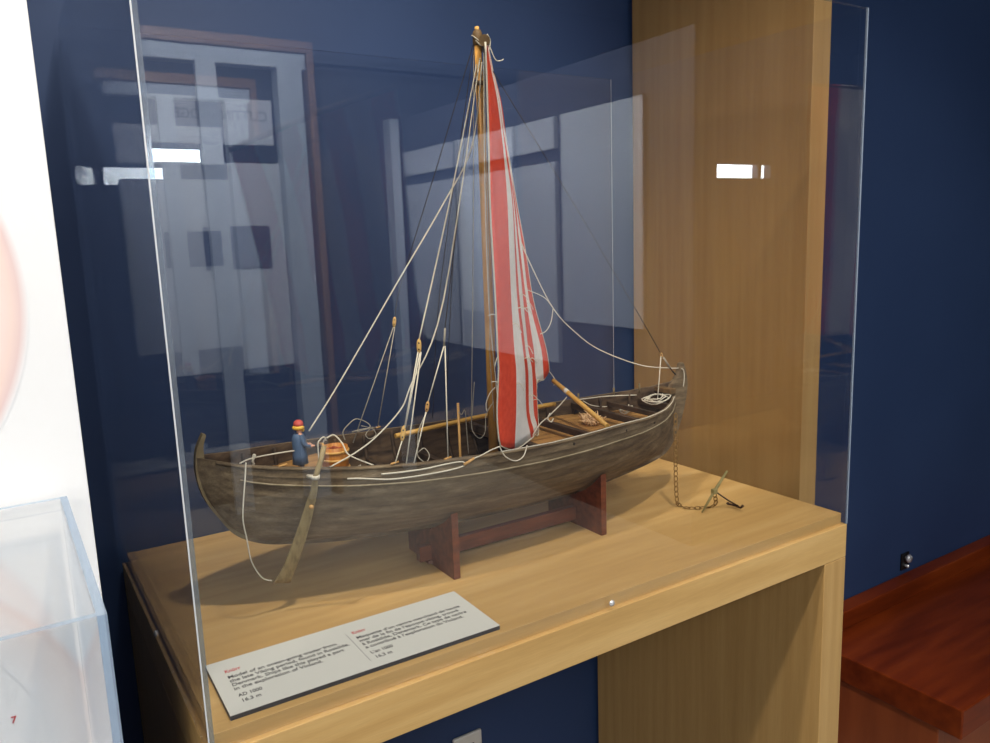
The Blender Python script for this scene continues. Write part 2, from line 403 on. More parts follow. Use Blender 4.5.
# ------------------------------------------------------------------ plaque
pq = thing('label_plaque', 'white bilingual label card lying on the table deck in front of the ship', 'sign', (.03,.017,ZT))
pa = -.0135
def on_plaque(u, v, z): # local plaque coords to world
    return (.0262+u*math.cos(pa)-v*math.sin(pa), .0185+u*math.sin(pa)+v*math.cos(pa), ZT+z)
PW_, PD_ = .3125, .112
def slab(z0, z1, ins=0):
    vs = [on_plaque(u, v, z) for z in (z0, z1) for (u, v) in ((ins,ins),(PW_-ins,ins),(PW_-ins,PD_-ins),(ins,PD_-ins))]
    return MB().add(vs, [(0,3,2,1),(4,5,6,7),(0,1,5,4),(1,2,6,5),(2,3,7,6),(3,0,4,7)])
slab(.0002,.0050).build('backing', label_dark, pq)
slab(.0050,.0058).build('printed_sheet', label_white, pq)
FLAT = Matrix.Rotation(pa, 4, 'Z')
def ptext(body, x, y, size, mat, width, pitch=1.0):
    text(body, size, (x, y, ZT+.0059), FLAT, mat, pq, width, pitch=pitch, thick=.00008)
EN = "Model of an ocean-going trader from\nthe late Viking period, found in Roskilde,\nDenmark. Ships like this played a part\nin the exploration of Vinland."
FR = "Maquette d\u2019un navire marchand de haute\nmer de la fin de l\u2019\u00e9poque viking, trouv\u00e9\n\u00e0 Roskilde, Danemark. Ce type de navire\na contribu\u00e9 \u00e0 l\u2019exploration du Vinland."
ptext("Kn\u00f6rr", .0418, .1008, .0098, red_print, .0165)
ptext(EN, .0418, .0876, .0086, black_print, .1335, 1.02)
ptext("AD 1000", .0420, .0466, .0086, black_print, .0245)
ptext("16.3 m", .0421, .0354, .0086, black_print, .0185)
ptext("Kn\u00f6rr", .1876, .0982, .0098, red_print, .0165)
ptext(FR, .1876, .0848, .0086, black_print, .1365, 1.02)
ptext("L\u2019an 1000", .1876, .0444, .0086, black_print, .0265)
ptext("16,3 m", .1880, .0328, .0086, black_print, .0185)
MB().box((.1806,.031,ZT+.0058),(.1812,.1025,ZT+.0060)).build('divider_line', grey_print, pq)

# ------------------------------------------------------------------ cradle
cr = thing('ship_cradle', 'dark reddish wooden cradle holding up the ship hull', 'stand', (.5,YC,ZT))
XB = (.3685, .6300)

# ------------------------------------------------------------------ ship hull
SX0, SX1 = .060, .850
_sx = [.055,.06,.075,.09,.1065,.1475,.22,.3,.4,.5,.6,.7,.78,.82,.845,.86,.88]
_sz = [1.284,1.282,1.279,1.2755,1.272,1.2665,1.2585,1.252,1.247,1.2445,1.246,1.2505,1.257,1.264,1.272,1.281,1.29]
_kx = [.055,.061,.0675,.0755,.091,.108,.132,.164,.22,.29,.38,.5,.6,.68,.769,.815,.835,.851,.865,.872,.88]
_kz = [1.262,1.246,1.226,1.2102,1.1855,1.1715,1.160,1.1525,1.142,1.134,1.1275,1.1235,1.1235,1.1285,1.140,1.150,1.166,1.188,1.222,1.246,1.262]
def sheer(x): return float(np.interp(x, _sx, _sz))
def keelz(x): return float(np.interp(x, _kx, _kz))
def beam(x):
    s = min(1, abs(x-.46)/(.405 if x < .46 else .389)); return .108*(1-s**2.6)**.85
def gsec(t): return (1-(1-t)**2)**.75
def near_dz(x):
    u = min(1, max(0, (x-.60)/.22)); return -.0165*u*u*(3-2*u)
def halfb(x): return max(beam(x), .004)
def sect(x, t):
    """outer skin point (half breadth, height) at station x, height fraction t"""
    z0, z1 = keelz(x), sheer(x); return (.003+(halfb(x)-.003)*gsec(t), z0+(z1-z0)*t)
def off(x, t, d):
    a = Vector(sect(x, max(t-.01, 0))); b = Vector(sect(x, min(t+.01, 1))); tg = (b-a).normalized()
    n = Vector((tg.y, -tg.x)); p = Vector(sect(x, t)); return (max(p.x+n.x*d, .0), p.y+n.y*d)
def half_at(x, z, inset=.0045):
    lo, hi = 0., 1.
    for _ in range(30):
        m = (lo+hi)/2
        if sect(x, m)[1] < z: lo = m
        else: hi = m
    return max(sect(x, lo)[0]-inset, .002)
ship = thing('ship_model', 'weathered wooden model sailing ship with red and white striped sail', 'ship model', (.46,YC,1.11))
xs = list(np.linspace(SX0, SX1, 110))
NS = 9
tl = []
for i in range(NS):
    a = (i/NS)**1.05; b = ((i+1)/NS)**1.05
    tl += [(a, .0017 if i else .0), (b-.0006, .0002)]
hb = MB()
for sgn in (-1, 1):
    outer = []
    for x in xs:
        fade = min(1, (x-SX0)/.05, (SX1-x)/.05)
        dz = near_dz(x) if sgn < 0 else 0
        outer.append([(x, YC+sgn*p[0], p[1]+dz*t*t) for p, t in ((off(x, t, d*max(fade, .15)), t) for t, d in tl)])
    hb.grid(outer, 0, False)
    inner = []
    for x in xs:
        dz = near_dz(x) if sgn < 0 else 0
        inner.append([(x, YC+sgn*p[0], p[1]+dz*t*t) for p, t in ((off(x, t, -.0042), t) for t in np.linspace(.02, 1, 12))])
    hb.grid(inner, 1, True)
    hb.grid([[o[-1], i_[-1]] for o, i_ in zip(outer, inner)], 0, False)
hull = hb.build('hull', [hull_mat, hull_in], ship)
# gunwale strip outside the top edge
for sgn in (-1, 1):
    pts = [(x, YC+sgn*(halfb(x)+.0006), sheer(x)-.002+(near_dz(x) if sgn < 0 else 0)) for x in np.linspace(.078, .838, 70)]
    MB().tube(pts, .0022, 6).build('gunwale', hull_mat, ship)
    pts = []
    for x in np.linspace(.10, .838, 70):
        p = off(x, .80, .0022); pts.append((x, YC+sgn*p[0], p[1]+(near_dz(x)*.64 if sgn < 0 else 0)))
    MB().tube(pts, .0011, 6).build('rubbing_strake', pale_oak, ship)
# keel with stem and stern post: one curved strip
ol = [(.0696,1.3095),(.0640,1.299),(.0598,1.288),(.0574,1.2665),(.0607,1.241),(.0672,1.223),(.0755,1.2075),(.091,1.1825),(.108,1.168),(.132,1.1565),(.164,1.1485),(.22,1.138),(.29,1.129),(.38,1.1225),(.5,1.1185),
      (.6,1.1185),(.68,1.1235),(.769,1.1355),(.815,1.1460),(.836,1.160),(.852,1.184),(.867,1.220),(.8745,1.252),(.8752,1.272),(.8715,1.289),(.8655,1.3035)]
wd = [.004,.006,.009,.012,.013,.013,.012,.010,.009,.008,.008,.007,.007,.007,.007,.007,.007,.008,.011,.018,.027,.036,.040,.034,.017,.005]
def strip(i0, i1, name, mat, half):
    P = [Vector(p) for p in smooth([(a, 0, b) for a, b in ol], 4)]
    W = np.interp(np.linspace(0, len(ol)-1, len(P)), range(len(ol)), wd)
    lo, hi = i0*4, min(i1*4, len(P)-1); rows = []
    for i in range(lo, hi+1):
        t = (P[min(i+1, len(P)-1)]-P[max(i-1, 0)]).normalized(); n = Vector((-t.z, 0, t.x))
        a = P[i]; b = P[i]+n*W[i]
        rows.append([(a.x, YC-half, a.z), (b.x, YC-half, b.z), (b.x, YC+half, b.z), (a.x, YC+half, a.z), (a.x, YC-half, a.z)])
    mb = MB().grid(rows, 0, False)
    for r in (rows[0], rows[-1]): mb.add(r[:4], [(0,1,2,3)])
    return mb.build(name, mat, ship)
strip(0, 8, 'stern_post', post_mat, .0050)
strip(8, 18, 'keel', hull_mat, .0042)
strip(18, len(ol)-1, 'stem_post', hull_mat, .0050)
# inside: ribs, beams, decks
for k in range(15):
    x = .125+k*.047; pts = [(x, YC+s*p[0], p[1]) for s, ts in ((-1, np.linspace(.97,.04,14)), (1, np.linspace(.04,.97,14))) for p in (off(x, t, -.006) for t in ts)]
    pts = [(a, b_, c_+(near_dz(a) if b_ < YC-.02 and c_ > 1.2 else 0)) for a, b_, c_ in pts]
    MB().tube(pts, .0026, 6).build('rib', beam_mat, ship)
def deck(x0, x1, z, name, n=26):
    rows = []
    for x in np.linspace(x0, x1, n):
        h = half_at(x, z); rows.append([(x, YC+h*f, z) for f in np.linspace(-1, 1, 13)])
    mb = MB(); mb.grid(rows, lambda i, j: 1 if False else 0, False)
    o = mb.build(name, deck_mat, ship, solid=.003); return o
deck(.497, .80, 1.224, 'fore_deck')
deck(.095, .238, 1.236, 'aft_deck')
hf = MB(); rows = []
for x in np.linspace(.23, .50, 24):
    h = half_at(x, 1.158); rows.append([(x, YC+h*f, 1.158) for f in np.linspace(-1, 1, 9)])
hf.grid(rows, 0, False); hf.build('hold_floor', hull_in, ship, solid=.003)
def cross(x, z, w, h, mat=beam_mat):
    b = half_at(x, z, .003); MB().box((x-w/2, YC-b, z-h/2), (x+w/2, YC+b, z+h/2)).build('cross_beam', mat, ship, bevel=.0008)
for x, z, w, h in ((.24,1.237,.009,.010),(.315,1.21,.008,.009),(.40,1.205,.010,.010),(.497,1.232,.010,.012),(.583,1.238,.009,.010),(.690,1.240,.009,.010),(.75,1.238,.006,.008),(.800,1.240,.010,.010)):
    cross(x, z, w, h)
b = half_at(.826, 1.262, .002); MB().box((.820,YC-b,1.256),(.834,YC+b,1.264)).build('breast_plank', yard_mat, ship, bevel=.001)
# plank lines on the fore deck: thin dark gaps laid as recessed strips
gp = MB()
for f in np.linspace(-.75, .75, 7):
    gp.tube([(x, YC+half_at(x, 1.224)*f, 1.2252) for x in np.linspace(.505, .79, 12)], .0005, 4)
gp.build('deck_seam', beam_mat, ship)

# cradle boards cut to the hull's section
for x in XB:
    yl, yr = .1665, .3035
    top = []
    for y in np.linspace(yl, yr, 25):
        d = abs(y-YC); zz = None
        lo, hi = 0., 1.
        for _ in range(30):
            m = (lo+hi)/2
            if off(x, m, .0035)[0] < d: lo = m
            else: hi = m
        zz = off(x, lo, .0035)[1]
        if d < .0065: zz = min(zz, float(np.interp(x, [a for a, _ in ol[10:20]], [q for _, q in ol[10:20]]))-.0012)
        top.append((y, zz-.0008))
    poly = [(yl, ZT+.0003)]+top+[(yr, ZT+.0003)]
    poly = [(yl,ZT+.0003),(yr,ZT+.0003)]+top[::-1]
    MB().prism(poly, 0, x-.005, x+.005).build('cradle_board', stand_mat, cr)
MB().box((XB[0]+.0051,YC-.006,ZT+.0085),(XB[1]-.0051,YC+.006,ZT+.0305)).build('stretcher', stand_mat, cr, bevel=.001)
MB().box((XB[0]-.024,YC-.006,ZT+.0085),(XB[0]-.0051,YC+.006,ZT+.0305)).build('tenon', stand_mat, cr, bevel=.001)
MB().box((XB[1]+.0051,YC-.006,ZT+.0085),(XB[1]+.024,YC+.006,ZT+.0305)).build('tenon', stand_mat, cr, bevel=.001)
MB().box((XB[0]-.012,YC-.009,ZT+.004),(XB[0]-.0056,YC+.009,ZT+.0084)).build('peg', stand_mat, cr)

# mast, yard, sail
MB().tube([(.4770,YC,1.150),(.4785,YC,1.395),(.4775,YC,1.62),(.4757,YC,1.795)], .0072, 16, rs=[.0075,.0072,.0062,.0048]).build('mast', mast_mat, ship)
mh = MB().lathe([(.0049,-.004),(.0066,-.002),(.0066,.012),(.0045,.016),(.00001,.017)], (.4755,YC,1.788), 16)
mh.build('masthead', yard_mat, ship)
MB().lathe([(.003,0),(.003,.004),(.00001,.005)], (.4752,YC,1.8045), 10).build('masthead_pin', pole_mat, ship)
MB().lathe([(.0067,-.003),(.0085,0),(.0067,.003)], (.4765,YC,1.735), 14).build('mast_band', yard_mat, ship)
MB().tube([(.3588,.0340,1.7362),(.4867,YC,1.7915),(.5902,.3977,1.8240)], .0062, 14).build('yard', yard_mat, ship)
SAIL = [
[(0.3608,0.034,1.7347),(0.3645,0.0398,1.7073),(0.3684,0.0461,1.677),(0.3747,0.0565,1.6246),(0.3803,0.0669,1.5695),(0.388,0.0772,1.5118),(0.3964,0.0876,1.4511),(0.4034,0.0978,1.3889),(0.4067,0.1024,1.3601),(0.4076,0.1107,1.3068),(0.4118,0.1159,1.272),(0.4157,0.118,1.2575)],
[(0.3939,0.0847,1.7488),(0.4016,0.0891,1.7195),(0.4116,0.0939,1.6872),(0.4231,0.1017,1.6308),(0.4319,0.1096,1.5718),(0.4377,0.1175,1.5101),(0.4436,0.1254,1.446),(0.4511,0.1331,1.3804),(0.4555,0.1366,1.3499),(0.4577,0.1429,1.2939),(0.4574,0.1468,1.2583),(0.4573,0.149,1.2381)],
[(0.4267,0.1354,1.7628),(0.4342,0.1386,1.7313),(0.4451,0.1419,1.6968),(0.4565,0.1476,1.6368),(0.4684,0.1532,1.5741),(0.4741,0.1588,1.509),(0.4795,0.1644,1.4416),(0.4901,0.1699,1.3726),(0.4948,0.1724,1.3407),(0.4976,0.1769,1.2822),(0.5042,0.179,1.253),(0.507,0.18,1.239)],
[(0.4595,0.1862,1.7769),(0.4664,0.1879,1.7431),(0.477,0.1898,1.7063),(0.4875,0.193,1.6426),(0.4988,0.1961,1.5765),(0.504,0.1993,1.5081),(0.5096,0.2025,1.4376),(0.5188,0.2056,1.366),(0.5239,0.207,1.3329),(0.5254,0.2095,1.2725),(0.5325,0.2106,1.2454),(0.5352,0.211,1.2342)],
[(0.4923,0.2369,1.7909),(0.4987,0.2372,1.7549),(0.5089,0.2376,1.7158),(0.5186,0.2383,1.6483),(0.5291,0.239,1.5788),(0.535,0.2396,1.5072),(0.5417,0.2403,1.4336),(0.5487,0.2409,1.3593),(0.5551,0.2412,1.3249),(0.5562,0.2417,1.2625),(0.5622,0.2419,1.2395),(0.5648,0.242,1.2295)],
[(0.5251,0.2876,1.8049),(0.5306,0.2864,1.7666),(0.5406,0.2851,1.7252),(0.5493,0.283,1.654),(0.5589,0.2808,1.5811),(0.5654,0.2787,1.5063),(0.5724,0.2766,1.4297),(0.5825,0.2745,1.3524),(0.5836,0.2736,1.3174),(0.5854,0.273,1.2965)],
[(0.558,0.3383,1.819),(0.5628,0.3355,1.7783),(0.5725,0.3324,1.7346),(0.5798,0.3273,1.6597),(0.5886,0.3223,1.5833),(0.5966,0.3172,1.5054),(0.6029,0.3121,1.4258),(0.6206,0.3071,1.3451),(0.6218,0.3049,1.3089),(0.6217,0.304,1.2941)],
[(0.5909,0.389,1.8255),(0.595,0.3844,1.79),(0.6042,0.3795,1.7439),(0.6102,0.3713,1.6653),(0.6183,0.3631,1.5856),(0.6277,0.3549,1.5044),(0.6353,0.3467,1.4219),(0.6536,0.3386,1.3385),(0.6561,0.335,1.301)]]
def resample(c, n):
    P = smooth(c, 5); L = [0]
    for a, b in zip(P, P[1:]): L.append(L[-1]+(b-a).length)
    return [Vector([np.interp(L[-1]*k/n, L, [p[i] for p in P]) for i in range(3)]) for k in range(n+1)]
NR = 44; cols = [resample(c, NR) for c in SAIL]
rows = []
for k in range(NR+1):
    r = []
    for i in range(7):
        for j in range(4):
            f = j/4; p = cols[i][k].lerp(cols[i+1][k], f)
            w = math.sin(k*.33+i*1.9)*.0016*math.sin(math.pi*f)*min(1, k/6)
            r.append(p+Vector((w*.9, -w*.6, 0)))
    r.append(cols[7][k]); rows.append(r)
sail = MB().grid(rows, lambda i, j: 0 if (j//4) % 2 == 0 else 1, True).build('sail', [sail_red, sail_white], ship, solid=.0007)
MB().tube([p+Vector((-.0012,-.0006,0)) for p in cols[0]], .0011, 6).build('bolt_rope', rope_white, sail)
MB().tube([p+Vector((.0010,.0006,0)) for p in cols[7]], .0008, 6).build('bolt_rope', rope_white, sail)
foot = [cols[i][-1] for i in range(8)]
MB().tube(smooth(foot, 5), .0009, 6).build('bolt_rope', rope_white, sail)
toc = Vector((-.50,-.80,.2)).normalized()
for k, (i, kk, dx, dz) in enumerate(((0,28,-.014,.001),(1,29,.012,-.012),(2,28,.014,-.006),(3,27,.013,-.008),(4,29,.012,-.010),(3,33,.012,-.012),(2,34,.013,-.006),(4,35,.010,-.008),(5,33,.010,-.010),(0,36,-.012,.003),(1,36,.010,-.010),(3,39,.014,-.006),(0,33,-.008,-.010),(4,40,.016,-.010))):
    p = cols[i][kk]+toc*.0015
    pts = smooth([p, p+Vector((dx*.5, -.002, dz*.2+.002)), p+Vector((dx, -.003, dz))], 4)
    MB().tube(pts, .0006, 5).build('reef_point', rope_white, sail)

# ------------------------------------------------------------------ rigging (moves with the ship)
def rope(name, pts, r=.0010, mat=rope_white, k=6, parent=ship, amp=0):
    r *= .86; P = smooth(pts, k)
    if amp: P = wiggle(P, amp)
    return MB().tube(P, r, 6).build(name, mat, parent)
def block(a, b, parent, w=.0062, mat=block_mat):
    a, b = Vector(a), Vector(b); c = (a+b)/2; h = (b-a).length/2*1.15
    ax = (a-b).normalized(); sd = Vector((.84,-.54,0)); sd = (sd-ax*sd.dot(ax)).normalized(); fw = ax.cross(sd)
    mb = MB(); rows = []
    for t in np.linspace(-1, 1, 9):
        rr = max(.001, (1-abs(t)**2.6)**.6)
        rows.append([c+ax*h*t+(sd*math.cos(q)*w*.5+fw*math.sin(q)*w*.36)*rr for q in np.linspace(0, 2*math.pi, 13)])
    mb.grid(rows, 0, True)
    for t in (-.4, .4):
        for s in (-1, 1): mb.sphere(c+ax*h*t+fw*s*w*.30, .0011, 6, 1)
    return mb.build('pulley_block', [mat, hole_mat], parent)
rope('brace', [(.4784,.23,1.7623),(.4512,.22,1.6497),(.3978,.215,1.5702),(.328,.21,1.4789),(.2341,.2,1.3575),(.1864,.195,1.3006)], .0011)
s1 = rope('shroud', [(.4753,.235,1.7682),(.4019,.2,1.5771),(.3253,.16,1.4019)], .0011)
block((.3255,.16,1.4034),(.3246,.16,1.3862), s1); block((.2909,.145,1.2994),(.287,.145,1.2809), s1)
for p in ([(.3232,.16,1.3874),(.2914,.145,1.2968)],[(.326,.16,1.3871),(.2912,.143,1.2972)],[(.287,.145,1.2809),(.2727,.1385,1.2554)],[(.3264,.158,1.3873),(.2865,.1365,1.2507)]):
    rope('tackle_line', p, .0010, parent=s1)
rope('running_line', [(.4754,.23,1.7672),(.3688,.17,1.4493),(.3109,.16,1.3466),(.2943,.158,1.3184),(.2587,.156,1.2899),(.2285,.156,1.2736),(.1957,.156,1.2622)], .0011)
s2 = rope('shroud', [(.473,.24,1.7897),(.4306,.28,1.6327),(.3822,.32,1.4646),(.3743,.33,1.4164)], .0007, rope_dark)
block((.374,.33,1.4164),(.3718,.33,1.4019), s2, .0055)
for p in ([(.371,.33,1.4019),(.29,.315,1.243)],[(.3731,.33,1.4017),(.3372,.333,1.2538)]): rope('tackle_line', p, .0009, rope_grey, parent=s2)
s3 = rope('shroud', [(.4748,.235,1.7578),(.4172,.2,1.5771),(.3636,.16,1.4142)], .0007, rope_dark)
rope('thimble', [(.3636,.16,1.4142),(.3609,.16,1.3911)], .0015, rope_grey, parent=s3)
block((.3286,.15,1.3245),(.3257,.15,1.3112), s3, .005, tan_wood)
for p in ([(.3609,.16,1.3911),(.3286,.15,1.3237)],[(.325,.15,1.3113),(.2972,.1355,1.2527)],[(.3624,.16,1.391),(.3446,.1335,1.2509)],[(.3262,.151,1.310),(.318,.16,1.285),(.3215,.17,1.262)]):
    rope('tackle_line', p, .0010, parent=s3)
rope('shroud', [(.4727,.24,1.7845),(.4516,.33,1.451),(.4313,.336,1.2539)], .0006, rope_dark)
rope('shroud', [(.4659,.245,1.7104),(.4648,.3,1.5365),(.4543,.336,1.2519)], .0006, rope_dark)
fs = rope('forestay', [(.4881,.235,1.7667),(.6202,.235,1.5943),(.7614,.235,1.4017),(.8174,.235,1.323)], .0007, rope_dark)
block((.8174,.235,1.325),(.8195,.235,1.315), fs, .005, tan_wood)
rope('tackle_line', [(.8174,.235,1.3195),(.7947,.22,1.2493)], .0010, parent=fs)
for d in (0, .0022): rope('tackle_line', [(.821+d,.235,1.3173),(.8375+d,.235,1.2975)], .0010, rope_grey, parent=fs)
rope('tackle_line', [(.8385,.235,1.2965),(.8515,.235,1.2832)], .0014, rope_dark, parent=fs)
rope('bowline', [(.5935,.33,1.5745),(.5927,.32,1.529),(.6054,.31,1.4845),(.6414,.3,1.4107),(.6738,.285,1.3697),(.7136,.27,1.3373),(.7836,.25,1.3063),(.8381,.237,1.2963),(.8640,.235,1.2935)], .0010)
rope('bowline', [(.6414,.3,1.4107),(.6295,.305,1.4275),(.6097,.31,1.4382),(.5981,.31,1.4422)], .0009)
rope('bowline', [(.6414,.3,1.4091),(.6382,.302,1.388),(.6299,.305,1.3739),(.6214,.31,1.3694)], .0009)
rope('stem_lashing', [(.8600,.2290,1.2935),(.8640,.2285,1.290),(.8660,.2285,1.278),(.8640,.2285,1.262)], .0010)
# halyard and loose lines by the mast
rope('halyard', [(.480,.226,1.79),(.4715,.222,1.62),(.470,.222,1.45),(.4725,.215,1.33),(.470,.20,1.24)], .0010)
rope('halyard', [(.481,.227,1.78),(.4705,.219,1.50),(.466,.215,1.40),(.4615,.21,1.36),(.4585,.20,1.27)], .0007, rope_grey)
rope('halyard', [(.4740,.243,1.78),(.4640,.25,1.5),(.4560,.26,1.26)], .0007, rope_grey)
rope('masthead_lashing', [(.4688,.229,1.789),(.4757,.226,1.782),(.4822,.232,1.789),(.4790,.241,1.797),(.4706,.241,1.798),(.468,.230,1.793),(.4757,.226,1.786),(.484,.228,1.778),(.4905,.232,1.762)], .0012, rope_grey)
rope('masthead_lashing', [(.4860,.222,1.783),(.4950,.222,1.7655),(.5060,.225,1.7655),(.5120,.228,1.7685)], .0008)
rope('masthead_lashing', [(.4858,.226,1.798),(.4925,.229,1.790),(.4900,.231,1.778),(.482,.226,1.776)], .0010)
# cords on the near side
def on_side(x, z, d=.0022):
    lo, hi = 0., 1.
    for _ in range(30):
        m = (lo+hi)/2
        if sect(x, m)[1] < z: lo = m
        else: hi = m
    return (x, YC-off(x, lo, d)[0], sect(x, lo)[1])
SIDE = [(.2145,1.2450),(.2300,1.2432),(.2600,1.2375),(.2830,1.2358),(.3210,1.2355),(.3480,1.2362),(.3640,1.2382),(.3655,1.2415),(.3600,1.2445),(.3480,1.2450),(.3300,1.2445),(.3100,1.2435),(.2800,1.2440),(.2550,1.2452)]
sl = rope('side_cord', [on_side(x, z) for x, z in SIDE], .0012)
MB().tube([on_side(.3635,1.2400,.0035), on_side(.3770,1.2470,.006)], .0022, 8, r1=.0017).build('toggle', tan_wood, sl)
rope('side_cord', [on_side(.3770,1.247,.006),(.3842,.1195,1.2495),(.4011,.1175,1.2552),(.4120,.1155,1.2580)], .0010)
rope('side_cord', [(.4125,.116,1.2570),(.4201,.1145,1.2430),(.4356,.1145,1.2345),(.4498,.1165,1.2380),(.4619,.125,1.2490)], .0009)
rope('side_cord', [(x, YC-halfb(x)-.0012, sheer(x)+.0008+near_dz(x)) for x in np.linspace(.42, .828, 26)], .0009)
rope('stern_cord', [(.1072,.194,1.2755),(.1021,.185,1.2576),(.0971,.18,1.2356),(.0944,.18,1.2118),(.0981,.185,1.1847),(.1018,.19,1.1571),(.1103,.197,1.1358),(.1181,.202,1.1241),(.1285,.2065,1.1173)], .0010)
rope('stern_cord', [(.1020,.20,1.2745),(.1252,.23,1.2699),(.1653,.23,1.2703),(.1944,.24,1.2656)], .0011)
rope('stern_cord', [(.1250,.232,1.238),(.1252,.23,1.270),(.1275,.228,1.273),(.1240,.229,1.266),(.1262,.231,1.262)], .0016)
# loose tangles of cord over the hold
rope('loose_cord', [(.2725,.3,1.2535),(.2703,.3,1.2654),(.2784,.3,1.2742),(.2909,.3,1.2809),(.3057,.3,1.2742),(.3113,.3,1.266),(.2957,.3,1.2627),(.2837,.3,1.2632),(.302,.3,1.2646),(.3363,.333,1.2543)], .0009, rope_grey)
rope('loose_cord', [(.3363,.331,1.2543),(.318,.31,1.262),(.304,.30,1.256),(.31,.30,1.249),(.322,.305,1.252),(.316,.305,1.262),(.298,.30,1.270)], .0008, rope_grey)
rope('loose_cord', [(.1946,.19,1.245),(.1946,.19,1.2813),(.1977,.19,1.2884),(.2031,.19,1.2913),(.2060,.192,1.2860)], .0010)
rope('loose_cord', [(.2104,.2,1.2867),(.2198,.2,1.289),(.2258,.19,1.2797),(.2276,.18,1.2686),(.2337,.17,1.2632),(.2492,.150,1.2555)], .0011)
rope('loose_cord', [(.3355,.20,1.262),(.330,.19,1.252),(.326,.18,1.245),(.334,.175,1.238),(.342,.18,1.245),(.338,.186,1.254),(.329,.186,1.250)], .0008, rope_grey)
rope('loose_cord', [(.428,.20,1.33),(.418,.19,1.30),(.412,.185,1.27),(.42,.18,1.255),(.43,.18,1.262),(.436,.185,1.285),(.452,.19,1.30)], .0007, rope_grey)
rope('loose_cord', [(.462,.2,1.318),(.449,.195,1.311),(.440,.19,1.300),(.437,.185,1.290)], .0009, rope_white)
rope('sheet', [(.5229,.2,1.2363),(.5379,.2,1.2526),(.5602,.21,1.258),(.5771,.22,1.2615),(.6059,.24,1.2649),(.6369,.262,1.2704)], .0010)
rope('sheet', [(.5650,.212,1.262),(.5600,.205,1.264),(.5560,.205,1.257),(.5620,.205,1.251),(.5700,.21,1.254)], .0012)
rope('sheet', [(.6561,.335,1.301),(.662,.330,1.290),(.650,.31,1.286),(.636,.296,1.284)], .0008)
rope('fore_cord', [(.6793,.29,1.255),(.7402,.285,1.2535),(.8113,.268,1.2485)], .0010)
rope('fore_cord', [(.7001,.3,1.2487),(.7195,.3,1.2382),(.7439,.295,1.2331),(.7643,.29,1.2352)], .0009)
for c in ((.2727,.1385,1.2562),(.3443,.1330,1.2502),(.3363,.332,1.2545),(.1460,.178,1.2680)):
    MB().tube([(c[0]-.0055,c[1],c[2]),(c[0]+.0055,c[1]+.0015,c[2]+.0008)], .0014, 8).build('cleat', tan_wood, ship)
# a short tan post with lashings beside the mast
MB().tube([(.4004,.2,1.16),(.4004,.2,1.304)], .0018, 8).build('belaying_post', tan_wood, ship)
rope('loose_cord', [(.3990,.197,1.292),(.4040,.197,1.288),(.4100,.198,1.292),(.4115,.198,1.26),(.414,.2,1.23)], .0008, rope_grey)
MB().tube([(.4480,.15,1.24),(.4470,.15,1.268)], .0030, 8).build('belaying_post', tan_wood, ship)

for x, z in ((.655,1.236),(.545,1.236),(.735,1.237)):
    p = on_side(x, z+.004, .0006); MB().sphere((p[0], p[1], p[2]-.004+near_dz(x)*.6), .0022, 8, 0, (1,.45,1)).build('oar_port', hole_mat, ship)
for x in (.56,.62,.70,.76,.80):
    MB().tube([(x, YC+halfb(x)-.004, sheer(x)-.006), (x+.001, YC+halfb(x)-.003, sheer(x)+.009)], .0018, 6).build('thole_pin', post_mat, ship)
# steering oar
so = MB()
prof = [(1.2902,.1889,.0030,.152),(1.2746,.1830,.0033,.150),(1.2561,.1741,.0035,.1475),(1.2383,.1736,.0043,.1549),(1.2248,.1714,.0055,.1606),(1.1976,.1665,.0079-.0010,.172),(1.163,.1588,.0080,.1863),(1.135,.1512,.0086,.1977),(1.1172,.1439,.0104,.2051),(1.1104,.1408,.0113,.208)]
rows = []
for z, xc, w, y in prof:
    th = .0030 if z > 1.24 else .0022
    rows.append([(xc+w*math.cos(a)*(1.0), y+th*math.sin(a), z+.20*(-w*math.cos(a))) for a in np.linspace(0, 2*math.pi, 17)])
so.grid(rows, 0, True)
for r in (rows[0], rows[-1]): so.add(r[:16], [tuple(range(16))])
oar = so.build('steering_oar', oar_mat, ship)
MB().lathe([(.0040,-.0022),(.0050,-.0022),(.0052,0),(.0050,.0022),(.0040,.0022)], (.1741,.1475,1.2561), 16).build('collar', rope_white, oar)
MB().tube([(.169,.160,1.255),(.1741,.1465,1.2561)], .0024, 8).build('oar_strap', rope_white, oar)
MB().lathe([(.0026,0),(.0026,-.003),(.00001,-.0034)], (.1700,.1600,1.2170), 10, 0, 'y').build('peg', tan_wood, oar)
MB().tube([(.189,.152,1.287),(.199,.185,1.284),(.202,.212,1.278)], .0018, 8).build('tiller', tan_wood, oar)

# ------------------------------------------------------------------ loose gear lying in the ship
sp_ = MB().tube([(.347,.293,1.2480),(.3944,.296,1.2495),(.4966,.300,1.2527),(.6464,.308,1.2500)], .0036, 10).build('spar', pole_mat)
tag(sp_, 'long yellow spar laid lengthwise inside the ship by the mast', 'spar')
ha = MB().tube([(.6385,.3,1.2915),(.6371,.262,1.2785),(.6185,.143,1.2470)], .0038, 12).build('pole', pole_mat)
tag(ha, 'yellow pole leaning across the foredeck of the ship model', 'pole')
MB().tube([(.6374,.268,1.2806),(.6370,.259,1.2775)], .0044, 10).build('lashing', rope_white, ha)
st = MB()
for k in range(70):
    a = random.uniform(0, 6.28); l = random.uniform(.012,.022); c = Vector((.664+random.uniform(-.012,.012), .232+random.uniform(-.014,.014), 1.2275+random.uniform(0,.006)))
    e = c+Vector((math.cos(a)*l*.8, math.sin(a)*l*.8, random.uniform(.004,.014)))
    st.tube([c, (c+e)/2+Vector((0,0,.003)), e], .0012, 5, r1=.0004)
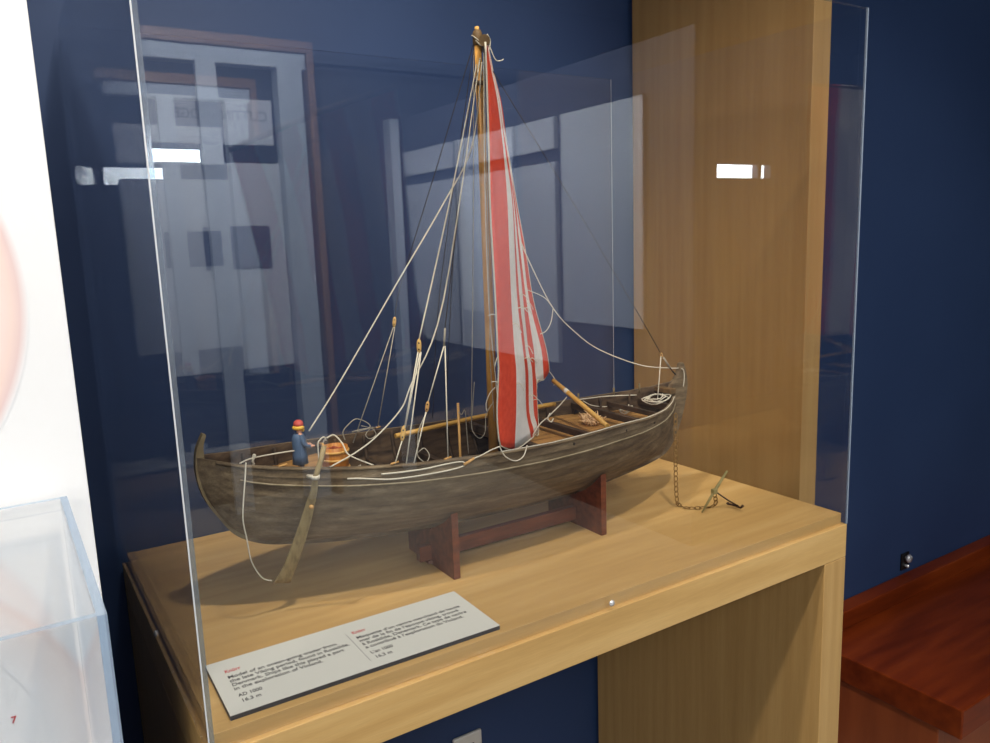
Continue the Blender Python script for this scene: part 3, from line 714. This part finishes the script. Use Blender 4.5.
tag(st.build('straw_heap', straw_mat), 'heap of pale straw on the foredeck behind the leaning pole', 'straw', kind='stuff')
def coil(name, c, r, n, lab, mat, squash=1, rr=.0010):
    pts = []
    for k in range(n*14):
        a = 2*math.pi*k/14; q = r*(.74+.24*math.sin(k*.21)+.10*math.sin(k*.53))
        pts.append((c[0]+q*math.cos(a), c[1]+q*math.sin(a)*squash, c[2]+.0008+.0050*(k/(n*14))+.0034*math.sin(k*.47+1)+.0014*math.sin(k*1.3)))
    tag(MB().tube(pts, rr, 6).build(name, mat), lab, 'rope')
coil('rope_coil', (.797,.226,1.2480), .024, 4, 'coil of pale cord lying in the bow of the ship', rope_white)
coil('rope_coil', (.762,.262,1.2285), .011, 4, 'small hank of pale cord on the foredeck by the coil in the bow', rope_white)
coil('rope_coil', (.2385,.178,1.2410), .010, 4, 'small grey coil of cord on the deck beside the wooden tub', rope_grey)

tubt = thing('wooden_tub', 'small orange-brown wooden tub with pale hoops near the stern', 'tub', (.224,.212,1.2375))
c = (.224,.212,1.2377)
MB().lathe([(.00001,0),(.0160,0),(.0172,.018),(.0165,.034),(.0150,.034),(.0150,.028),(.00001,.028)], c, 28).build('staves', tub_wood, tubt)
for h in (.006,.018,.028):
    MB().lathe([(.0165,h-.0018),(.0182,h-.0012),(.0182,h+.0012),(.0165,h+.0018)], c, 28).build('hoop', tub_hoop, tubt)
tf = MB()
for k in range(16):
    a = random.uniform(0,6.28); q = random.uniform(0,.011); tf.sphere((c[0]+q*math.cos(a), c[1]+q*math.sin(a), c[2]+.0300), random.uniform(.002,.0034), 7)
tf.build('contents', tub_fill, tubt)
rope('tub_handle', [(c[0]-.017,c[1],c[2]+.031),(c[0]-.013,c[1],c[2]+.044),(c[0]-.004,c[1]-.002,c[2]+.049)], .0010, rope_grey, parent=tubt)

# figurine ---------------------------------------------------------
def skin_body(joints, bones, root, mats, name, loc, parent, matf):
    me = bpy.data.meshes.new('b'); names = list(joints)
    me.from_pydata([joints[n][:3] for n in names], [(names.index(a), names.index(b)) for a, b in bones], [])
    ob = bpy.data.objects.new('b', me); COL.objects.link(ob)
    ob.modifiers.new('k', 'SKIN'); ob.modifiers.new('s', 'SUBSURF').levels = 2
    sv = me.skin_vertices[0].data
    for i, n in enumerate(names):
        r = joints[n][3]; sv[i].radius = (r, r); sv[i].use_root = (n == root)
    bpy.context.view_layer.update()
    m2 = bpy.data.meshes.new_from_object(ob.evaluated_get(bpy.context.evaluated_depsgraph_get()))
    bpy.data.objects.remove(ob)
    for m in mats: m2.materials.append(m)
    for p in m2.polygons:
        p.use_smooth = True; p.material_index = matf(p.center)
    m2.name = name
    m2.transform(Matrix.Translation(Vector(loc)-WORLD_AT[parent.name]))
    o = bpy.data.objects.new(name, m2); COL.objects.link(o); o.parent = parent; WORLD_AT[o.name] = WORLD_AT[parent.name].copy()
    return o
fl = (.186,.236,1.2378)
fg = thing('sailor_figurine', 'small figurine in red cap and blue coat standing at the stern', 'figurine', fl)
K = 1.20
J = {'pelvis':(0,0,.0255,.0050),'chest':(.0005,0,.0375,.0056),'neck':(.0008,0,.0440,.0024),'head':(.0015,0,.0495,.0041),'crown':(.0012,0,.0530,.0034)}
for s, n in ((-1,'r'),(1,'l')):
    J['hip'+n] = (0,s*.0030,.0225,.0036); J['knee'+n] = (.0010,s*.0034,.0125,.0028); J['ank'+n] = (-.0002,s*.0036,.0028,.0021); J['toe'+n] = (.0050,s*.0042,.0016,.0015)
    J['sho'+n] = (.0005,s*.0062,.0405,.0030); J['elb'+n] = (.0028,s*.0080,.0315,.0023); J['wri'+n] = (.0098,s*.0058,.0285,.0017); J['pal'+n] = (.0125,s*.0052,.0283,.0016)
    for q, (dy, dz, L) in enumerate(((-.0011,.0006,.0024),(-.0004,.0009,.0028),(.0004,.0008,.0026),(.0011,.0004,.0022))):
        J['f%d%s' % (q,n)] = (.0125+L, s*.0052+dy, .0283+dz*.6, .0006)
    J['th'+n] = (.0132, s*.0052-s*.0018, .0300, .0006)
BN = [('pelvis','chest'),('chest','neck'),('neck','head'),('head','crown')]
for n in 'rl':
    BN += [('pelvis','hip'+n),('hip'+n,'knee'+n),('knee'+n,'ank'+n),('ank'+n,'toe'+n),('chest','sho'+n),('sho'+n,'elb'+n),('elb'+n,'wri'+n),('wri'+n,'pal'+n),('pal'+n,'th'+n)]
    BN += [('pal'+n,'f%d%s' % (q,n)) for q in range(4)]
J = {k: (v[0]*K, v[1]*K, v[2]*K, v[3]*K) for k, v in J.items()}
def fm(p):
    if p.z > .0430*K: return 1
    if p.x > .0105*K: return 1
    if p.z < .0080*K: return 2
    if p.z < .0215*K: return 3
    return 0
skin_body(J, BN, 'pelvis', [coat_blue, skin_mat, boot_mat, trouser_mat], 'body', fl, fg, fm)
def at_f(x, y, z): return (fl[0]+x*K, fl[1]+y*K, fl[2]+z*K)
MB().lathe([(.0082*K,.0105*K),(.0074*K,.0200*K),(.0068*K,.0270*K),(.0072*K,.0370*K),(.0056*K,.0420*K),(.0028*K,.0440*K)], fl, 18).build('coat', coat_blue, fg, solid=.0006)
MB().lathe([(.0050*K,-.0002),(.0054*K,.0006),(.0052*K,.0020*K),(.0044*K,.0042*K),(.0024*K,.0056*K),(.00001,.0060*K)], at_f(.0008,0,.0520), 18).build('cap', cap_red, fg)
hr = MB()
for k in range(15):
    a = math.radians(35+k*19.3); hr.sphere(at_f(.0008+math.cos(a)*.0046, math.sin(a)*.0046, .0497), .0022*K, 7)
hr.build('hair', hair_yellow, fg)
MB().sphere(at_f(.0050,0,.0468), .0026*K, 8, 0, (.8,1,1)).build('beard', hair_yellow, fg)
MB().sphere(at_f(.0064,0,.0492), .0010*K, 8).build('nose', skin_mat, fg)
for s in (-1,1): MB().sphere(at_f(.0056,s*.0016,.0505), .0005*K, 6).build('eye', hole_mat, fg)
MB().tube([at_f(.0056,-.0012,.0470), at_f(.0060,0,.0467), at_f(.0056,.0012,.0470)], .0003*K, 5).build('mouth', cap_red, fg)

# ------------------------------------------------------------------ anchor with chain
an = thing('anchor', 'small anchor with wooden stock and bronze chain on the table deck', 'anchor', (.845,.14,ZT))
cpath = [(.8000,.1840,1.2310),(.8003,.1840,1.1830),(.8008,.1840,1.1390),(.8018,.1840,1.1080),(.8040,.1835,1.0800),(.8140,.1870,1.0702),(.8150,.1690,1.0702),(.8346,.1546,1.0702),(.8500,.1500,1.0702),(.8560,.1465,1.0770),(.8470,.1415,1.0960)]
P = smooth(cpath, 14); L = [0]
for a, b in zip(P, P[1:]): L.append(L[-1]+(b-a).length)
nl = int(L[-1]/.0088); ch = MB()
def pt(s): return Vector([np.interp(s, L, [p[i] for p in P]) for i in range(3)])
for k in range(nl):
    s = L[-1]*(k+.5)/nl; c = pt(s); t = (pt(s+.002)-pt(s-.002)).normalized()
    sd = t.cross(Vector((.3,.8,.52)) if k % 2 else Vector((.84,-.4,.1)).cross(t)).normalized()
    lp = [c+t*math.cos(a)*.0058+sd*math.sin(a)*.0029 for a in np.linspace(0, 2*math.pi, 11)]
    ch.tube(lp, .00085, 5, caps=False)
ch.build('chain', chain_mat, an)
MB().tube([(.8175,.1410,ZT+.0022),(.8466,.1410,1.1004),(.8762,.1410,1.1290)], .0022, 8, rs=[.0014,.0026,.0018]).build('stock', stock_mat, an)
MB().box((.8410,.1375,1.0960),(.8510,.1445,1.1045)).build('stock_collar', stock_mat, an, bevel=.001)
MB().tube([(.8466,.1410,1.1004),(.8660,.1280,1.0830),(.8790,.1190,1.0735)], .0013, 8).build('shank', iron, an)
MB().tube(smooth([(.8760,.1390,1.0725),(.8800,.1300,1.0718),(.8790,.1190,1.0720),(.8740,.1090,1.0745),(.8720,.1040,1.0800)], 4), .0018, 8).build('arms', iron, an)
for c in ((.8765,.1385,1.0735),(.8722,.1045,1.0785)):
    MB().sphere(c, .0034, 8, 0, (1,.7,.5)).build('fluke', iron, an)

# ------------------------------------------------------------------ lights
def spot(name, loc, target, power, size_deg, radius, col):
    l = bpy.data.lights.new(name, 'SPOT'); l.energy = power; l.spot_size = math.radians(size_deg); l.spot_blend = .6; l.shadow_soft_size = radius; l.color = col
    o = bpy.data.objects.new(name, l); COL.objects.link(o); o.location = loc
    o.rotation_euler = (Vector(target)-Vector(loc)).to_track_quat('-Z', 'Y').to_euler(); return o
def area(name, loc, target, power, sx, sy, col):
    l = bpy.data.lights.new(name, 'AREA'); l.shape = 'RECTANGLE'; l.size = sx; l.size_y = sy; l.energy = power; l.color = col
    o = bpy.data.objects.new(name, l); COL.objects.link(o); o.location = loc
    o.rotation_euler = (Vector(target)-Vector(loc)).to_track_quat('-Z', 'Y').to_euler(); return o
WARM = (1,.90,.76)
spot('unseen_spot', (.30,-.70,3.0), (.40,.22,1.1), 118, 66, .045, WARM)
spot('unseen_spot', (-.30,-.22,3.0), (.40,.25,1.1), 80, 54, .045, WARM)
spot('unseen_spot', (1.5,-1.4,3.0), (1.9,.2,.5), 42, 70, .06, WARM)  # added to brighten the bench, no fixture in view
spot('unseen_spot', (-.45,-.80,3.0), (-.25,.0,1.1), 9, 70, .06, (1,.95,.88))  # added to light the white board and the table's left side
spot('unseen_spot', (.8,-2.2,3.0), (1.0,-3.85,1.5), 285, 90, .06, (.93,.96,1))
spot('unseen_spot', (1.3,-2.6,3.0), (2.6,-2.7,1.5), 285, 110, .06, (.93,.96,1))
area('fill_light', (1.0,-2.5,3.05), (1.0,-2.5,0), 50, 2.4, 1.2, (.97,.98,1))  # unseen fill, added to lift the fronts and the space under the table
area('fill_light', (-2.0,-2.8,3.05), (-1.2,-1.8,0), 105, 1.2, 1.2, (.97,.98,1))  # unseen fill from the left, added for the inner face of the leg

w = bpy.data.worlds.new('w'); SC.world = w; w.use_nodes = True
w.node_tree.nodes['Background'].inputs[0].default_value = (.6,.7,.85,1); w.node_tree.nodes['Background'].inputs[1].default_value = .05

# ------------------------------------------------------------------ camera
cd = bpy.data.cameras.new('camera'); cam = bpy.data.objects.new('camera', cd); COL.objects.link(cam)
R = [[0.8408167646811244,-0.11981877237379182,0.5278926311455647],[-0.5401798445574298,-0.12246308221045566,0.8325914544406526],[-0.03511272938495055,-0.9852138124592692,-0.167692695049666]]
M = Matrix(((R[0][0],-R[0][1],-R[0][2],-0.12209026),(R[1][0],-R[1][1],-R[1][2],-0.72205891),(R[2][0],-R[2][1],-R[2][2],1.52620732),(0,0,0,1)))
cam.matrix_world = M
cd.sensor_width = 36; cd.lens = 36*786.42/990; cd.clip_start = .02
SC.camera = cam
vs = SC.view_settings
vs.view_transform = 'Standard'; vs.look = 'None'; vs.gamma = 1; vs.use_curve_mapping = False; vs.exposure = 0
cy = SC.cycles
cy.transparent_max_bounces = 40; cy.max_bounces = 10; cy.glossy_bounces = 6; cy.diffuse_bounces = 4; cy.use_denoising = True; cy.sample_clamp_indirect = 6
